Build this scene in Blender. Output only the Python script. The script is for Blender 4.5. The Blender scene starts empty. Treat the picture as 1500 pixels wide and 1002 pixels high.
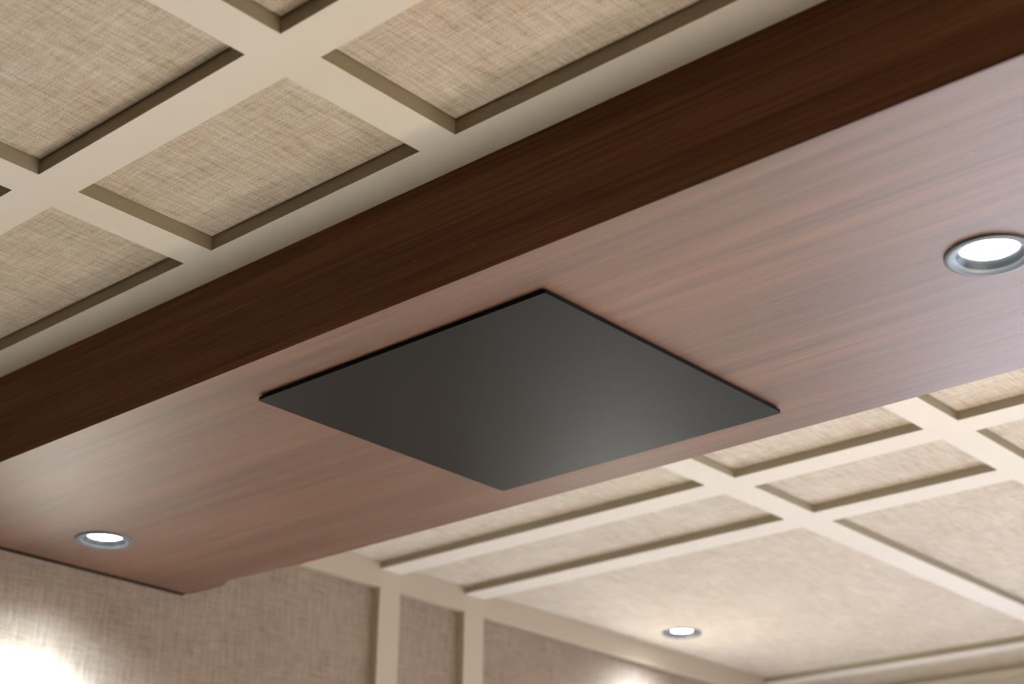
import bpy, bmesh, math, random
from mathutils import Vector, Matrix
random.seed(4)
S = 0.97            # metres per solver unit (black panel = 0.60 m)
Z0 = 1.62           # camera height above the floor
def W(x, y, z): return Vector((S*x, S*y, S*z+Z0))
scene = bpy.context.scene
C = scene.collection

# ------------------------------------------------------------------ solved layout
XW = -3.0615
YB0, YB1 = 1.4494, 2.2478
ZL, ZH = 1.1825, 1.2062          # near lattice face / fabric face
ZM, ZG = 1.2014, 1.2204          # far lattice face / fabric face
XNEAR = [-1.9741, -1.9036, -1.4325, -1.3629]
XFAR = [-2.0022, -1.9223, -1.4522, -1.3762]
XR = 3.5
YF = 5.10                        # far wall
YN = -2.6                        # near wall
ZFLOOR = -Z0/S
REC = .022

# ------------------------------------------------------------------ helpers
def link(name, bm, mats, parent=None, origin=None, smooth=False, bevel=0):
    if origin is not None:
        bmesh.ops.translate(bm, verts=bm.verts, vec=-origin)
    bmesh.ops.recalc_face_normals(bm, faces=bm.faces)
    me = bpy.data.meshes.new(name)
    bm.to_mesh(me); bm.free()
    if not isinstance(mats, (list, tuple)): mats = [mats]
    for m in mats: me.materials.append(m)
    if smooth:
        for p in me.polygons: p.use_smooth = True
    o = bpy.data.objects.new(name, me); C.objects.link(o)
    if origin is not None: o.location = origin
    if parent is not None:
        o.parent = parent
        o.location = (origin if origin is not None else Vector()) - parent.location
    if bevel:
        md = o.modifiers.new('edge', 'BEVEL'); md.width = bevel; md.segments = 2
        md.limit_method = 'ANGLE'; md.angle_limit = math.radians(50); md.harden_normals = False
    return o
def tag(o, label=None, cat=None, group=None, kind=None):
    if label: o['label'] = label
    if cat: o['category'] = cat
    if group: o['group'] = group
    if kind: o['kind'] = kind
    return o
def box(bm, a, b, mi=0):
    x0, y0, z0 = a; x1, y1, z1 = b
    v = [bm.verts.new(p) for p in ((x0,y0,z0),(x1,y0,z0),(x1,y1,z0),(x0,y1,z0),(x0,y0,z1),(x1,y0,z1),(x1,y1,z1),(x0,y1,z1))]
    for f in ((0,3,2,1),(4,5,6,7),(0,1,5,4),(1,2,6,5),(2,3,7,6),(3,0,4,7)):
        fc = bm.faces.new([v[i] for i in f]); fc.material_index = mi
def ubox(bm, a, b, mi=0): box(bm, W(*a), W(*b), mi)
def empty(name, loc):
    o = bpy.data.objects.new(name, None); C.objects.link(o); o.location = loc
    o.empty_display_size = .05
    return o

# ------------------------------------------------------------------ materials
def new(name):
    m = bpy.data.materials.new(name); m.use_nodes = True
    nt = m.node_tree; b = nt.nodes['Principled BSDF']
    return m, nt, b
def N(nt, t, **k):
    n = nt.nodes.new(t)
    for a, v in k.items(): setattr(n, a, v)
    return n
def coords(nt, scale, out='Object', rot=(0,0,0)):
    tc = N(nt, 'ShaderNodeTexCoord'); mp = N(nt, 'ShaderNodeMapping')
    mp.inputs['Scale'].default_value = scale; mp.inputs['Rotation'].default_value = rot
    nt.links.new(tc.outputs[out], mp.inputs[0]); return mp.outputs[0]
def noise(nt, scale3, sc=1, detail=3, rough=.5, dist=0):
    n = N(nt, 'ShaderNodeTexNoise'); n.inputs['Scale'].default_value = sc
    n.inputs['Detail'].default_value = detail; n.inputs['Roughness'].default_value = rough
    n.inputs['Distortion'].default_value = dist
    nt.links.new(coords(nt, scale3), n.inputs['Vector']); return n.outputs['Fac']
def ramp(nt, src, stops):
    r = N(nt, 'ShaderNodeValToRGB')
    els = r.color_ramp.elements
    while len(els) < len(stops): els.new(.5)
    for e, (p, c) in zip(els, stops): e.position = p; e.color = (*c, 1)
    nt.links.new(src, r.inputs[0]); return r.outputs[0]
def math_(nt, op, a, b):
    n = N(nt, 'ShaderNodeMath', operation=op)
    for i, q in enumerate((a, b)):
        if isinstance(q, (int, float)): n.inputs[i].default_value = q
        else: nt.links.new(q, n.inputs[i])
    return n.outputs[0]
def mix(nt, fac, a, b, mode='MIX'):
    n = N(nt, 'ShaderNodeMix', data_type='RGBA', blend_type=mode)
    if isinstance(fac, (int, float)): n.inputs[0].default_value = fac
    else: nt.links.new(fac, n.inputs[0])
    for i, q in ((6, a), (7, b)):
        if isinstance(q, tuple): n.inputs[i].default_value = (*q, 1)
        else: nt.links.new(q, n.inputs[i])
    return n.outputs[2]
def bump(nt, b, src, strength, dist):
    n = N(nt, 'ShaderNodeBump'); n.inputs['Strength'].default_value = strength; n.inputs['Distance'].default_value = dist
    nt.links.new(src, n.inputs['Height']); nt.links.new(n.outputs[0], b.inputs['Normal'])

def paint(name, col, rough=.7):
    m, nt, b = new(name)
    f = noise(nt, (1,1,1), 3, 2)
    c = ramp(nt, f, [(.3, tuple(v*.97 for v in col)), (.7, col)])
    nt.links.new(c, b.inputs['Base Color']); b.inputs['Roughness'].default_value = rough
    b.inputs['Specular IOR Level'].default_value = .12
    return m
def linen(name, base, ax):
    """woven linen; ax = the two in-plane axes"""
    m, nt, b = new(name)
    def sc(u, v):
        s = [30, 30, 30]; s[ax[0]] = u; s[ax[1]] = v; return tuple(s)
    a1 = noise(nt, sc(22, 330), 1, 2, .6)      # threads along axis 0
    a2 = noise(nt, sc(330, 22), 1, 2, .6)      # threads along axis 1
    s1 = noise(nt, sc(9, 110), 1, 3, .6)       # slubs
    s2 = noise(nt, sc(110, 9), 1, 3, .6)
    fine = noise(nt, sc(560, 560), 1, 2, .7)
    big = noise(nt, (5, 5, 5), 1, 3, .6, .6)
    t = math_(nt, 'ADD', math_(nt, 'MULTIPLY', a1, .65), math_(nt, 'MULTIPLY', a2, .75))
    t = math_(nt, 'ADD', t, math_(nt, 'ADD', math_(nt, 'MULTIPLY', s1, .45), math_(nt, 'MULTIPLY', s2, .70)))
    t = math_(nt, 'ADD', t, math_(nt, 'ADD', math_(nt, 'MULTIPLY', fine, 1.95), math_(nt, 'MULTIPLY', big, .3)))
    t = math_(nt, 'DIVIDE', t, 4.8)
    d = tuple(v*k for v, k in zip(base, (.44, .385, .33))); l = tuple(min(.95, v*k) for v, k in zip(base, (1.32, 1.34, 1.38)))
    md = tuple(v*k for v, k in zip(base, (.84, .80, .76)))
    c = ramp(nt, t, [(.40, d), (.465, md), (.51, base), (.575, l)])
    tint = ramp(nt, noise(nt, sc(7, 14), 1, 2, .5), [(.35, (1.0, .955, .93)), (.65, (.98, 1.0, .985))])
    c = mix(nt, .8, c, tint, 'MULTIPLY')
    nt.links.new(c, b.inputs['Base Color'])
    b.inputs['Roughness'].default_value = .9
    b.inputs['Specular IOR Level'].default_value = .15
    b.inputs['Sheen Weight'].default_value = .15
    bump(nt, b, t, .5, .002)
    return m
def wood(name, gain=1.0, spec=.9):
    m, nt, b = new(name)
    g1 = noise(nt, (.9, 34, 34), 1, 5, .66, .3)     # broad figure, grain runs along X
    g2 = noise(nt, (3.0, 210, 210), 1, 4, .65, .1)    # fine pores
    g3 = noise(nt, (.5, 7, 7), 1, 2, .5, .5)
    t = math_(nt, 'ADD', math_(nt, 'MULTIPLY', g1, .42), math_(nt, 'ADD', math_(nt, 'MULTIPLY', g2, .40), math_(nt, 'MULTIPLY', g3, .18)))
    cs = [(.36, (.044, .0160, .0058)), (.45, (.069, .0260, .0112)), (.52, (.096, .038, .0180)), (.62, (.132, .055, .029))]
    c = ramp(nt, t, [(p, tuple(v*gain for v in q)) for p, q in cs])
    # pale dust specks
    vo = N(nt, 'ShaderNodeTexVoronoi'); vo.inputs['Scale'].default_value = 1
    nt.links.new(coords(nt, (26, 60, 60)), vo.inputs['Vector'])
    sp = ramp(nt, vo.outputs['Distance'], [(.035, (1,1,1)), (.06, (0,0,0))])
    k = N(nt, 'ShaderNodeSeparateColor'); nt.links.new(vo.outputs['Color'], k.inputs[0])
    sel = math_(nt, 'GREATER_THAN', k.outputs[0], .86)
    f = math_(nt, 'MULTIPLY', math_(nt, 'MULTIPLY', sp, sel), .35)
    c = mix(nt, f, c, (.55, .5, .46))
    nt.links.new(c, b.inputs['Base Color'])
    r = ramp(nt, g2, [(.3, (.42,)*3), (.7, (.52,)*3)])
    nt.links.new(r, b.inputs['Roughness'])
    b.inputs['Specular IOR Level'].default_value = spec
    b.inputs['IOR'].default_value = 1.5 if spec < .5 else 1.66
    bump(nt, b, g2, .35, .0008)
    return m
def plain(name, col, rough, metal=0, spec=.5):
    m, nt, b = new(name)
    b.inputs['Base Color'].default_value = (*col, 1); b.inputs['Roughness'].default_value = rough
    b.inputs['Metallic'].default_value = metal; b.inputs['Specular IOR Level'].default_value = spec
    b.inputs['IOR'].default_value = 1.5 if spec < .5 else 1.66
    bump(nt, b, noise(nt, (1,1,1), 900, 2), .03, .0005)
    return m
def mesh_black(name):
    m, nt, b = new(name)
    vo = N(nt, 'ShaderNodeTexVoronoi', feature='F1'); vo.inputs['Scale'].default_value = 400; vo.inputs['Randomness'].default_value = 0
    nt.links.new(coords(nt, (1,1,1), rot=(0,0,math.radians(45))), vo.inputs['Vector'])
    c = ramp(nt, vo.outputs['Distance'], [(.25, (.002,.002,.002)), (.45, (.0055,.0066,.008))])
    nt.links.new(c, b.inputs['Base Color'])
    b.inputs['Roughness'].default_value = .31
    b.inputs['Specular IOR Level'].default_value = .2
    return m
def emit(name, col, s):
    m = bpy.data.materials.new(name); m.use_nodes = True; nt = m.node_tree; nt.nodes.clear()
    e = N(nt, 'ShaderNodeEmission'); e.inputs[0].default_value = (*col, 1); e.inputs[1].default_value = s
    o = N(nt, 'ShaderNodeOutputMaterial'); nt.links.new(e.outputs[0], o.inputs[0]); return m

M_PAINT = paint('cream_paint', (.67, .600, .535))
M_REVEAL = paint('reveal_olive', (.355, .305, .225), .6)  # olive tone for coffer reveal faces, darker than the lattice face
M_WPAINT = paint('wall_cream_paint', (.45, .37, .285))
M_WALLS = paint('plain_wall_paint', (.55, .50, .43), .7)
M_DARKW = paint('dark_wall_paint', (.16, .12, .08), .7)
M_FLOOR = paint('carpet_taupe', (.21, .145, .085), .9)
M_TABLE = paint('table_cream', (.74, .665, .56), .4)
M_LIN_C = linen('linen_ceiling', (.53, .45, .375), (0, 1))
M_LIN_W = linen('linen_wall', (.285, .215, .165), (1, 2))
M_WOOD = wood('walnut_laminate', 1.28)
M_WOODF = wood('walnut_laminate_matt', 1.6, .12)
M_GAPSHADE = plain('gap_shade_brown', (.020, .008, .003), .7, 0, .2)
M_BLACK = plain('black_body', (.004, .004, .004), .6, 0, .2)
M_MESH = mesh_black('black_grille')
M_RIM = plain('satin_aluminium', (.10, .11, .125), .45, .2)
M_BAFFLE = plain('dark_reflector', (.045, .05, .055), .35, .6)
M_LENS = emit('lamp_lens', (.92, .97, 1.0), 30)
M_FRAME = plain('window_frame_grey', (.25, .25, .26), .5)

# ------------------------------------------------------------------ ceiling lattice
def lattice(bm, xs, ys, zl, zt, mi_f=1, skip=()):
    """xs, ys: lists of (a, b, is_open) intervals"""
    def q(p, mi=0):  # mi 2 = darker reveal faces
        f = bm.faces.new([bm.verts.new(W(*c)) for c in p]); f.material_index = mi
    nx, ny = len(xs), len(ys)
    op = lambda i, j: 0 <= i < nx and 0 <= j < ny and xs[i][2] and ys[j][2]
    for i, (xa, xb, _) in enumerate(xs):
        for j, (ya, yb, _) in enumerate(ys):
            if not op(i, j):
                q([(xa,ya,zl),(xb,ya,zl),(xb,yb,zl),(xa,yb,zl)])
            else:
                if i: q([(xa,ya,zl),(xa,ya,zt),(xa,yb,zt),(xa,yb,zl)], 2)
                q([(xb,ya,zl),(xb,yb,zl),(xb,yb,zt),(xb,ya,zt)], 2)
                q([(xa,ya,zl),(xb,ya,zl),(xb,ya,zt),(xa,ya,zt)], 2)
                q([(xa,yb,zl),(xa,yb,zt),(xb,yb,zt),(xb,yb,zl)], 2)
                q([(xa,ya,zt),(xb,ya,zt),(xb,yb,zt),(xa,yb,zt)], mi_f if (i, j) not in skip else 0)
def xbays(x4):
    a, b, c, d = x4
    r, s, g = .075, .47, 1.085
    L = [(XW, a, 1), (a, b, 0), (b, c, 1), (c, d, 0)]
    x = d
    for w, o in ((g,1),(r,0),(s,1),(r,0),(g,1),(r,0),(s,1),(r,0)):
        L.append((x, x+w, o)); x += w
    L.append((x, XR, 1))
    return L
XN, XF = xbays(XNEAR), xbays(XFAR)
YNl = [(YN, -1.75, 1), (-1.75, -1.68, 0), (-1.68, -.68, 1), (-.68, -.61, 0), (-.61, -.36, 1), (-.36, -.29, 0),
       (-.29, 1.0606, 1), (1.0606, 1.1286, 0), (1.1286, 1.3795, 1), (1.3795, YB0+.012, 0)]
YFl = [(YB1-.012, 2.8673, 1), (2.8673, 2.9433, 0), (2.9433, 3.1938, 1), (3.1938, 3.2732, 0),
       (3.2732, 4.6931, 1), (4.6931, 4.765, 0), (4.765, 5.0228, 1), (5.0228, YF, 0)]
bm = bmesh.new()
TOPN, TOPF = ZH+.016, ZG+.09
lattice(bm, XN, YNl, ZL, TOPN, 1)
lattice(bm, XF, YFl, ZM, TOPF, 1)
bmesh.ops.remove_doubles(bm, verts=bm.verts, dist=1e-5)
ubox(bm, (XW-.1, YN-.1, TOPF+.004), (XR+.1, YF+.1, TOPF+.12))
ubox(bm, (XW-.1, YN-.1, TOPN+.004), (XR+.1, YB0+.2, TOPF))
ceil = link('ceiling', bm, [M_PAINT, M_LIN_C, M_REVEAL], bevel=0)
tag(ceil, 'cream painted ceiling lattice of square coffers', None, None, 'structure')

# ------------------------------------------------------------------ fabric ceiling panels
def plate(bm, x0, x1, y0, y1, z0, z1, holes=(), seg=64):
    """board in metres with round through-holes"""
    rings = [[(x0,y0),(x1,y0),(x1,y1),(x0,y1)]]
    for hx, hy, hr in holes:
        rings.append([(hx+hr*math.cos(2*math.pi*k/seg), hy+hr*math.sin(2*math.pi*k/seg)) for k in range(seg)])
    lay = []
    for z in (z0, z1):
        es = []; R = []
        for ring in rings:
            vs = [bm.verts.new((x, y, z)) for x, y in ring]; R.append(vs)
            es += [bm.edges.new((vs[i], vs[(i+1) % len(vs)])) for i in range(len(vs))]
        if holes: bmesh.ops.triangle_fill(bm, edges=es, use_beauty=True, use_dissolve=False)
        else: bm.faces.new(R[0])
        lay.append(R)
    for a, b in zip(*lay):
        for i in range(len(a)):
            j = (i+1) % len(a)
            bm.faces.new((a[i], a[j], b[j], b[i]))
def fab(xi, yi, far, label, group=None, hole=None):
    xs = (XF if far else XN)[xi]; ys = (YFl if far else YNl)[yi]
    z = ZG if far else ZH
    g = .0016
    a = W(xs[0], ys[0], z); b = W(xs[1], ys[1], z)
    bm = bmesh.new()
    hs = [(S*hole[0], S*hole[1], hole[2])] if hole else []
    plate(bm, a.x+g, b.x-g, a.y+g, b.y-g, a.z, a.z+.0135, hs)
    o = link('fabric_panel', bm, M_LIN_C, origin=Vector(((a.x+b.x)/2, (a.y+b.y)/2, a.z)), bevel=0 if hole else .0015)
    return tag(o, label, 'ceiling panel', 'linen fabric panels set into the coffered ceiling')
DL = [(-.8195, 1.8585), (-2.843, 1.861), (-2.903, 4.0005)]
RD = .0590            # outer radius of a downlight rim, metres
fab(2, 8, 0, 'small linen ceiling panel seen whole in front of the wooden beam, upper left')
fab(4, 8, 0, 'wide linen ceiling panel cut by the top edge, directly above the dark beam front')
fab(0, 8, 0, 'linen ceiling panel cut by the left edge, lowest one in front of the beam')
fab(2, 6, 0, 'large linen ceiling panel filling the top left corner of the photo')
fab(0, 6, 0, 'tiny sliver of linen ceiling panel at left edge, below the big corner panel')
fab(4, 6, 0, 'small corner of linen ceiling panel at the top edge, left of centre')
fab(0, 0, 1, 'long linen ceiling strip bordering the far edge of the beam, ending above the wall posts')
fab(2, 0, 1, 'linen ceiling panel half hidden by the beam, just below right corner of black speaker')
fab(4, 0, 1, 'linen ceiling panel at the right edge, its top side hidden by the beam')
fab(0, 2, 1, 'long thin linen ceiling panel, second row behind the beam, reaching the fabric wall')
fab(2, 2, 1, 'small linen ceiling panel seen whole in the second row behind the beam')
fab(4, 2, 1, 'corner of linen ceiling panel cut by the right edge, second row behind the beam')
fab(0, 4, 1, 'very large linen ceiling panel holding the small far downlight', hole=(DL[2][0], DL[2][1], RD-.008))
fab(2, 4, 1, 'large linen ceiling panel at right edge, beside the panel holding the far downlight')
fab(0, 6, 1, 'thin strip of linen ceiling panel in the bottom right corner of the photo')

# ------------------------------------------------------------------ wooden beam
beam = empty('wooden_beam', W(-1.6, (YB0+YB1)/2, 1))
beam['kind'] = 'thing'
tag(beam, 'long walnut clad dropped ceiling beam carrying a black square and two downlights', 'beam')
BX0, BX1 = S*XW, S*XR
T = .016
z0 = W(0,0,1).z
GX = BX0+.007
# underside outline; the far edge has a worn, uneven stretch near the wall
edge = [(GX, S*2.2490), (S*-2.925, S*2.2495), (S*-2.905, S*2.236), (S*-2.885, S*2.2300), (S*-2.80, S*2.2355), (S*-2.73, S*2.2385), (S*-2.70, S*2.2440), (S*-2.66, S*YB1), (BX1, S*YB1)]
def slab(bm, outline, za, zb, holes=(), inset=None, seg=64):
    rings = [outline]+[[(hx+hr*math.cos(2*math.pi*k/seg), hy+hr*math.sin(2*math.pi*k/seg)) for k in range(seg)] for hx, hy, hr in holes]
    lay = []
    for z in (za, zb):
        es = []; R = []
        for n_, ring in enumerate(rings):
            vs = [bm.verts.new((x, y+(inset(x, y) if inset and z == zb and n_ == 0 else 0), z)) for x, y in ring]; R.append(vs)
            es += [bm.edges.new((vs[i], vs[(i+1) % len(vs)])) for i in range(len(vs))]
        bmesh.ops.triangle_fill(bm, edges=es, use_beauty=True, use_dissolve=False)
        lay.append(R)
    for p, q in zip(*lay):
        for i in range(len(p)):
            j = (i+1) % len(p); bm.faces.new((p[i], p[j], q[j], q[i]))
bm = bmesh.new()
slab(bm, [(BX1, S*YB0), (GX, S*YB0)]+edge, z0, z0+T, [(S*DL[0][0], S*DL[0][1], RD-.008), (S*DL[1][0], S*DL[1][1], RD-.008)],
     inset=lambda x, y: T if y < S*YB0+.001 else 0)
link('underside_board', bm, M_WOOD, beam)
bm = bmesh.new()
zt_ = W(0,0,ZL).z+.010
sec = [(S*YB0, z0), (S*YB0+T, z0+T), (S*YB0+T, zt_), (S*YB0, zt_)]
A_ = [bm.verts.new((BX0, y, z)) for y, z in sec]; B_ = [bm.verts.new((BX1, y, z)) for y, z in sec]
bm.faces.new(A_); bm.faces.new(B_)
for i in range(4): bm.faces.new((A_[i], A_[(i+1)%4], B_[(i+1)%4], B_[i]))
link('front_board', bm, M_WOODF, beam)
bm = bmesh.new()
slab(bm, [(x, y-T) for x, y in reversed(edge)]+edge, z0+T, W(0,0,ZM).z-.001)
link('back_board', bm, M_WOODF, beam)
bm = bmesh.new(); box(bm, (BX0-S*REC+.001, S*YB0+.001, z0+.0015), (GX-.0003, S*YB1-.002, z0+.012))  # dark strip standing in for the shade in the gap at the wall
link('gap_shade', bm, M_GAPSHADE, beam)

# ------------------------------------------------------------------ black square panel
pz = W(0,0,.9914).z
sp = empty('square_speaker', W(-1.651, 1.8468, .9914))
tag(sp, 'flat square black perforated speaker mounted under the wooden beam', 'ceiling speaker')
px0, px1, py0, py1 = S*-1.9655, S*-1.3405, S*1.5461, S*2.1475
def rrect(bm, x0, x1, y0, y1, z0_, z1_, r, n=6):
    pts = []
    for cx, cy, a0 in ((x1-r,y1-r,0),(x0+r,y1-r,90),(x0+r,y0+r,180),(x1-r,y0+r,270)):
        for k in range(n+1):
            a = math.radians(a0+90*k/n); pts.append((cx+r*math.cos(a), cy+r*math.sin(a)))
    A = [bm.verts.new((x,y,z0_)) for x,y in pts]; B = [bm.verts.new((x,y,z1_)) for x,y in pts]
    bm.faces.new(A); bm.faces.new(B)
    for i in range(len(A)):
        j = (i+1) % len(A); bm.faces.new((A[i],A[j],B[j],B[i]))
bm = bmesh.new(); rrect(bm, px0, px1, py0, py1, pz, pz+.0008, .004)
link('grille', bm, M_MESH, sp)
bm = bmesh.new(); rrect(bm, px0+.0004, px1-.0004, py0+.0004, py1-.0004, pz+.0009, pz+.0050, .004)
rrect(bm, px0+.004, px1-.004, py0+.004, py1-.004, pz+.0050, z0-.0001, .004)
link('housing', bm, M_BLACK, sp)

# ------------------------------------------------------------------ downlights
def revolve(bm, prof, seg=72):
    rings = []
    for r, z in prof:
        rings.append([bm.verts.new((r*math.cos(2*math.pi*k/seg), r*math.sin(2*math.pi*k/seg), z)) for k in range(seg)])
    for a, b in zip(rings, rings[1:]):
        for k in range(seg):
            j = (k+1) % seg; bm.faces.new((a[k], a[j], b[j], b[k]))
    return rings
def downlight(loc, label, power, cone=112, skirt=45):
    t = empty('recessed_downlight', loc)
    tag(t, label, 'downlight', 'recessed downlights')
    R = RD
    bm = bmesh.new()
    revolve(bm, [(R,-.0003),(R,-.0026),(R-.0010,-.0038),(R-.005,-.0043),(R-.010,-.0034),(R-.0150,-.0006),(R-.0160,.004),(R-.012,.004),(R-.012,-.0003),(R,-.0003)])
    a = link('trim_ring', bm, M_RIM, None, smooth=True); a.parent = t
    bm = bmesh.new()
    revolve(bm, [(R-.0152,-.0004),(R-.0190,.0035),(R-.0235,.0088),(R-.0235,.0110),(R-.0162,.0110),(R-.0162,.0042)])
    a = link('reflector', bm, M_BAFFLE, None, smooth=True); a.parent = t
    bm = bmesh.new()
    rr = revolve(bm, [(.0005,.0070),(R-.032,.0074),(R-.0240,.0092),(R-.0240,.0105),(.0005,.0105)])
    bm.faces.new(rr[0]); bm.faces.new(list(reversed(rr[-1])))
    a = link('lens', bm, M_LENS, None, smooth=False); a.parent = t
    for pw, cn in ((power, cone), (skirt, 146)):      # beam and wide spill of the same lamp
        ld = bpy.data.lights.new('downlight_lamp', 'SPOT')
        ld.energy = pw; ld.color = LAMPCOL; ld.spot_size = math.radians(cn); ld.spot_blend = 1.0; ld.shadow_soft_size = .03
        l = bpy.data.objects.new('downlight_lamp', ld); C.objects.link(l); l.location = Vector(loc)+Vector((0,0,-.006))
    return t
LAMPCOL = (.66, .86, 1.0)
downlight(W(DL[0][0], DL[0][1], 1), 'lit downlight at the right end of the wooden beam, cut by photo edge', 300)
downlight(W(DL[1][0], DL[1][1], 1), 'lit downlight at the lower left end of the wooden beam near fabric wall', 480, 108)
downlight(W(DL[2][0], DL[2][1], ZG), 'small lit downlight set in the big linen ceiling panel, farthest away', 720, 108, 35)

# ------------------------------------------------------------------ left wall with fabric panels
ZR = 1.152
bm = bmesh.new()
wall_open = [(-1.75+.07, -.36, 'n'), (-.29, 1.0606, 'n'), (1.1286, 2.8673, 'a'), (2.9433, 3.1938, 'b'), (3.2732, 4.6931, 'c'), (4.765, 5.0228, 'n')]
zb = ZFLOOR+.16
prev = YN
zc = TOPF
D2 = XW-REC-.016
for a, b, _ in wall_open:
    ubox(bm, (D2, prev, zb), (XW, a, ZR)); prev = b
ubox(bm, (D2, prev, zb), (XW, YF, ZR))
ubox(bm, (D2, YN, ZR), (XW, YF, zc))
ubox(bm, (D2, YN, ZFLOOR), (XW, YF, zb))
ubox(bm, (XW-.2, YN-.1, ZFLOOR), (D2, YF+.1, zc))
wl = link('wall_left', bm, M_WPAINT, bevel=0)
tag(wl, kind='structure')
WL = {'a': 'wide linen wall panel under the left end of the wooden beam',
      'b': 'narrow linen wall panel between two cream posts at the bottom of the photo',
      'c': 'linen wall panel right of the two cream posts, at the bottom edge'}
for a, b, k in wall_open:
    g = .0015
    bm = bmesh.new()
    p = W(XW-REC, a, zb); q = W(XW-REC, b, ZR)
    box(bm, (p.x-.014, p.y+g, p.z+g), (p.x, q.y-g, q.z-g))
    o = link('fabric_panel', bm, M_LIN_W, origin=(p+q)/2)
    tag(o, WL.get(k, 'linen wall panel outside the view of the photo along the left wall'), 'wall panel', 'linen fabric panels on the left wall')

# ------------------------------------------------------------------ rest of the room (out of view)
bm = bmesh.new(); ubox(bm, (XW-.2, YN-.2, ZFLOOR-.1), (XR+.2, YF+.2, ZFLOOR)); tag(link('floor', bm, M_FLOOR), kind='structure')
bm = bmesh.new(); ubox(bm, (XW-.2, YN-.2, ZFLOOR), (XR+.2, YN, TOPF)); tag(link('wall_near', bm, M_DARKW), kind='structure')
bm = bmesh.new(); ubox(bm, (XR, YN, ZFLOOR), (XR+.2, YF, TOPF)); tag(link('wall_right', bm, M_WALLS), kind='structure')
wx0, wx1, wz0, wz1 = -2.6, 2.2, -1.35, .55
bm = bmesh.new()
ubox(bm, (XW-.2, YF, ZFLOOR), (wx0, YF+.2, TOPF)); ubox(bm, (wx1, YF, ZFLOOR), (XR+.2, YF+.2, TOPF))
ubox(bm, (wx0, YF, ZFLOOR), (wx1, YF+.2, wz0)); ubox(bm, (wx0, YF, wz1), (wx1, YF+.2, TOPF))
tag(link('wall_far', bm, M_WALLS), kind='structure')
bm = bmesh.new()
for i in range(5):
    x = wx0+(wx1-wx0)*i/4; ubox(bm, (max(wx0, x-.02), YF+.05, wz0), (min(wx1, x+.02), YF+.09, wz1))
ubox(bm, (wx0, YF+.05, wz0), (wx1, YF+.09, wz0+.04)); ubox(bm, (wx0, YF+.05, wz1-.04), (wx1, YF+.09, wz1))
tag(link('window_1', bm, M_FRAME), kind='structure')

tb = empty('conference_table', W(.2, 1.86, ZFLOOR))
tag(tb, 'long cream conference table standing under the wooden beam, below the view of the photo', 'table')
bm = bmesh.new(); ubox(bm, (-2.3, 1.18, -.93), (2.9, 2.54, -.90)); link('tabletop', bm, M_TABLE, tb, bevel=.004)
for x in (-1.7, .3, 2.3):
    bm = bmesh.new(); ubox(bm, (x-.25, 1.7, ZFLOOR), (x+.25, 2.02, -.93)); link('leg', bm, M_FRAME, tb)

# ------------------------------------------------------------------ lights
def area(name, loc, sx, sy, rot, power, col):
    d = bpy.data.lights.new(name, 'AREA'); d.shape = 'RECTANGLE'; d.size = sx; d.size_y = sy; d.energy = power; d.color = col
    o = bpy.data.objects.new(name, d); C.objects.link(o); o.location = loc; o.rotation_euler = rot; return o
win = area('window_daylight', W((wx0+wx1)/2, YF+.16, (wz0+wz1)/2), S*(wx1-wx0)*.97, S*(wz1-wz0)*.95, (math.radians(-90), 0, 0), 120, (.74, .82, 1.0))
# unseen spots added out of frame to bounce light up onto the ceilings
def spot(x, y, z, power, size=85, col=(1.0, .86, .68)):
    d = bpy.data.lights.new('added_spot', 'SPOT'); d.energy = power; d.color = col
    d.spot_size = math.radians(size); d.spot_blend = .5; d.shadow_soft_size = .05
    o = bpy.data.objects.new('added_spot', d); C.objects.link(o); o.location = W(x, y, z)
spot(.6, .3, 1.17, 260, 100, (1.0, .87, .68)); spot(1.2, 1.86, .99, 420, 92, (1.0, .87, .68)); spot(-.87, 4.0, 1.19, 60, 92, LAMPCOL); spot(1.2, 4.0, 1.19, 60, 92, LAMPCOL)

ld = bpy.data.lights.new('added_point_light', 'POINT'); ld.energy = 46; ld.color = (1.0, .88, .74); ld.shadow_soft_size = .07  # unseen point light, added for the shade step beside the beam
l = bpy.data.objects.new('added_point_light', ld); C.objects.link(l); l.location = W(-.35, 2.50, -.72)
world = bpy.data.worlds.new('sky'); scene.world = world; world.use_nodes = True
world.node_tree.nodes['Background'].inputs[0].default_value = (.75, .85, 1, 1)
world.node_tree.nodes['Background'].inputs[1].default_value = 1.0

# ------------------------------------------------------------------ camera
cd = bpy.data.cameras.new('camera'); cam = bpy.data.objects.new('camera', cd); C.objects.link(cam)
F = Vector((-0.61315343, 0.67628739, 0.40826246)); R_ = Vector((0.74431919, 0.66772005, 0.01178464)); U = Vector((0.26463523, -0.31110338, 0.91278852))
m = Matrix((R_, U, -F)).transposed().to_4x4(); m.translation = W(0,0,0)
cam.matrix_world = m
cd.sensor_width = 36; cd.lens = 2362.5*36/1500; cd.clip_start = .02
cd.dof.use_dof = True; cd.dof.focus_distance = 2.42; cd.dof.aperture_fstop = 3.7
scene.camera = cam
scene.view_settings.view_transform = 'Standard'; scene.view_settings.look = 'None'
scene.view_settings.gamma = 1; scene.view_settings.use_curve_mapping = False
scene.view_settings.exposure = 0.10
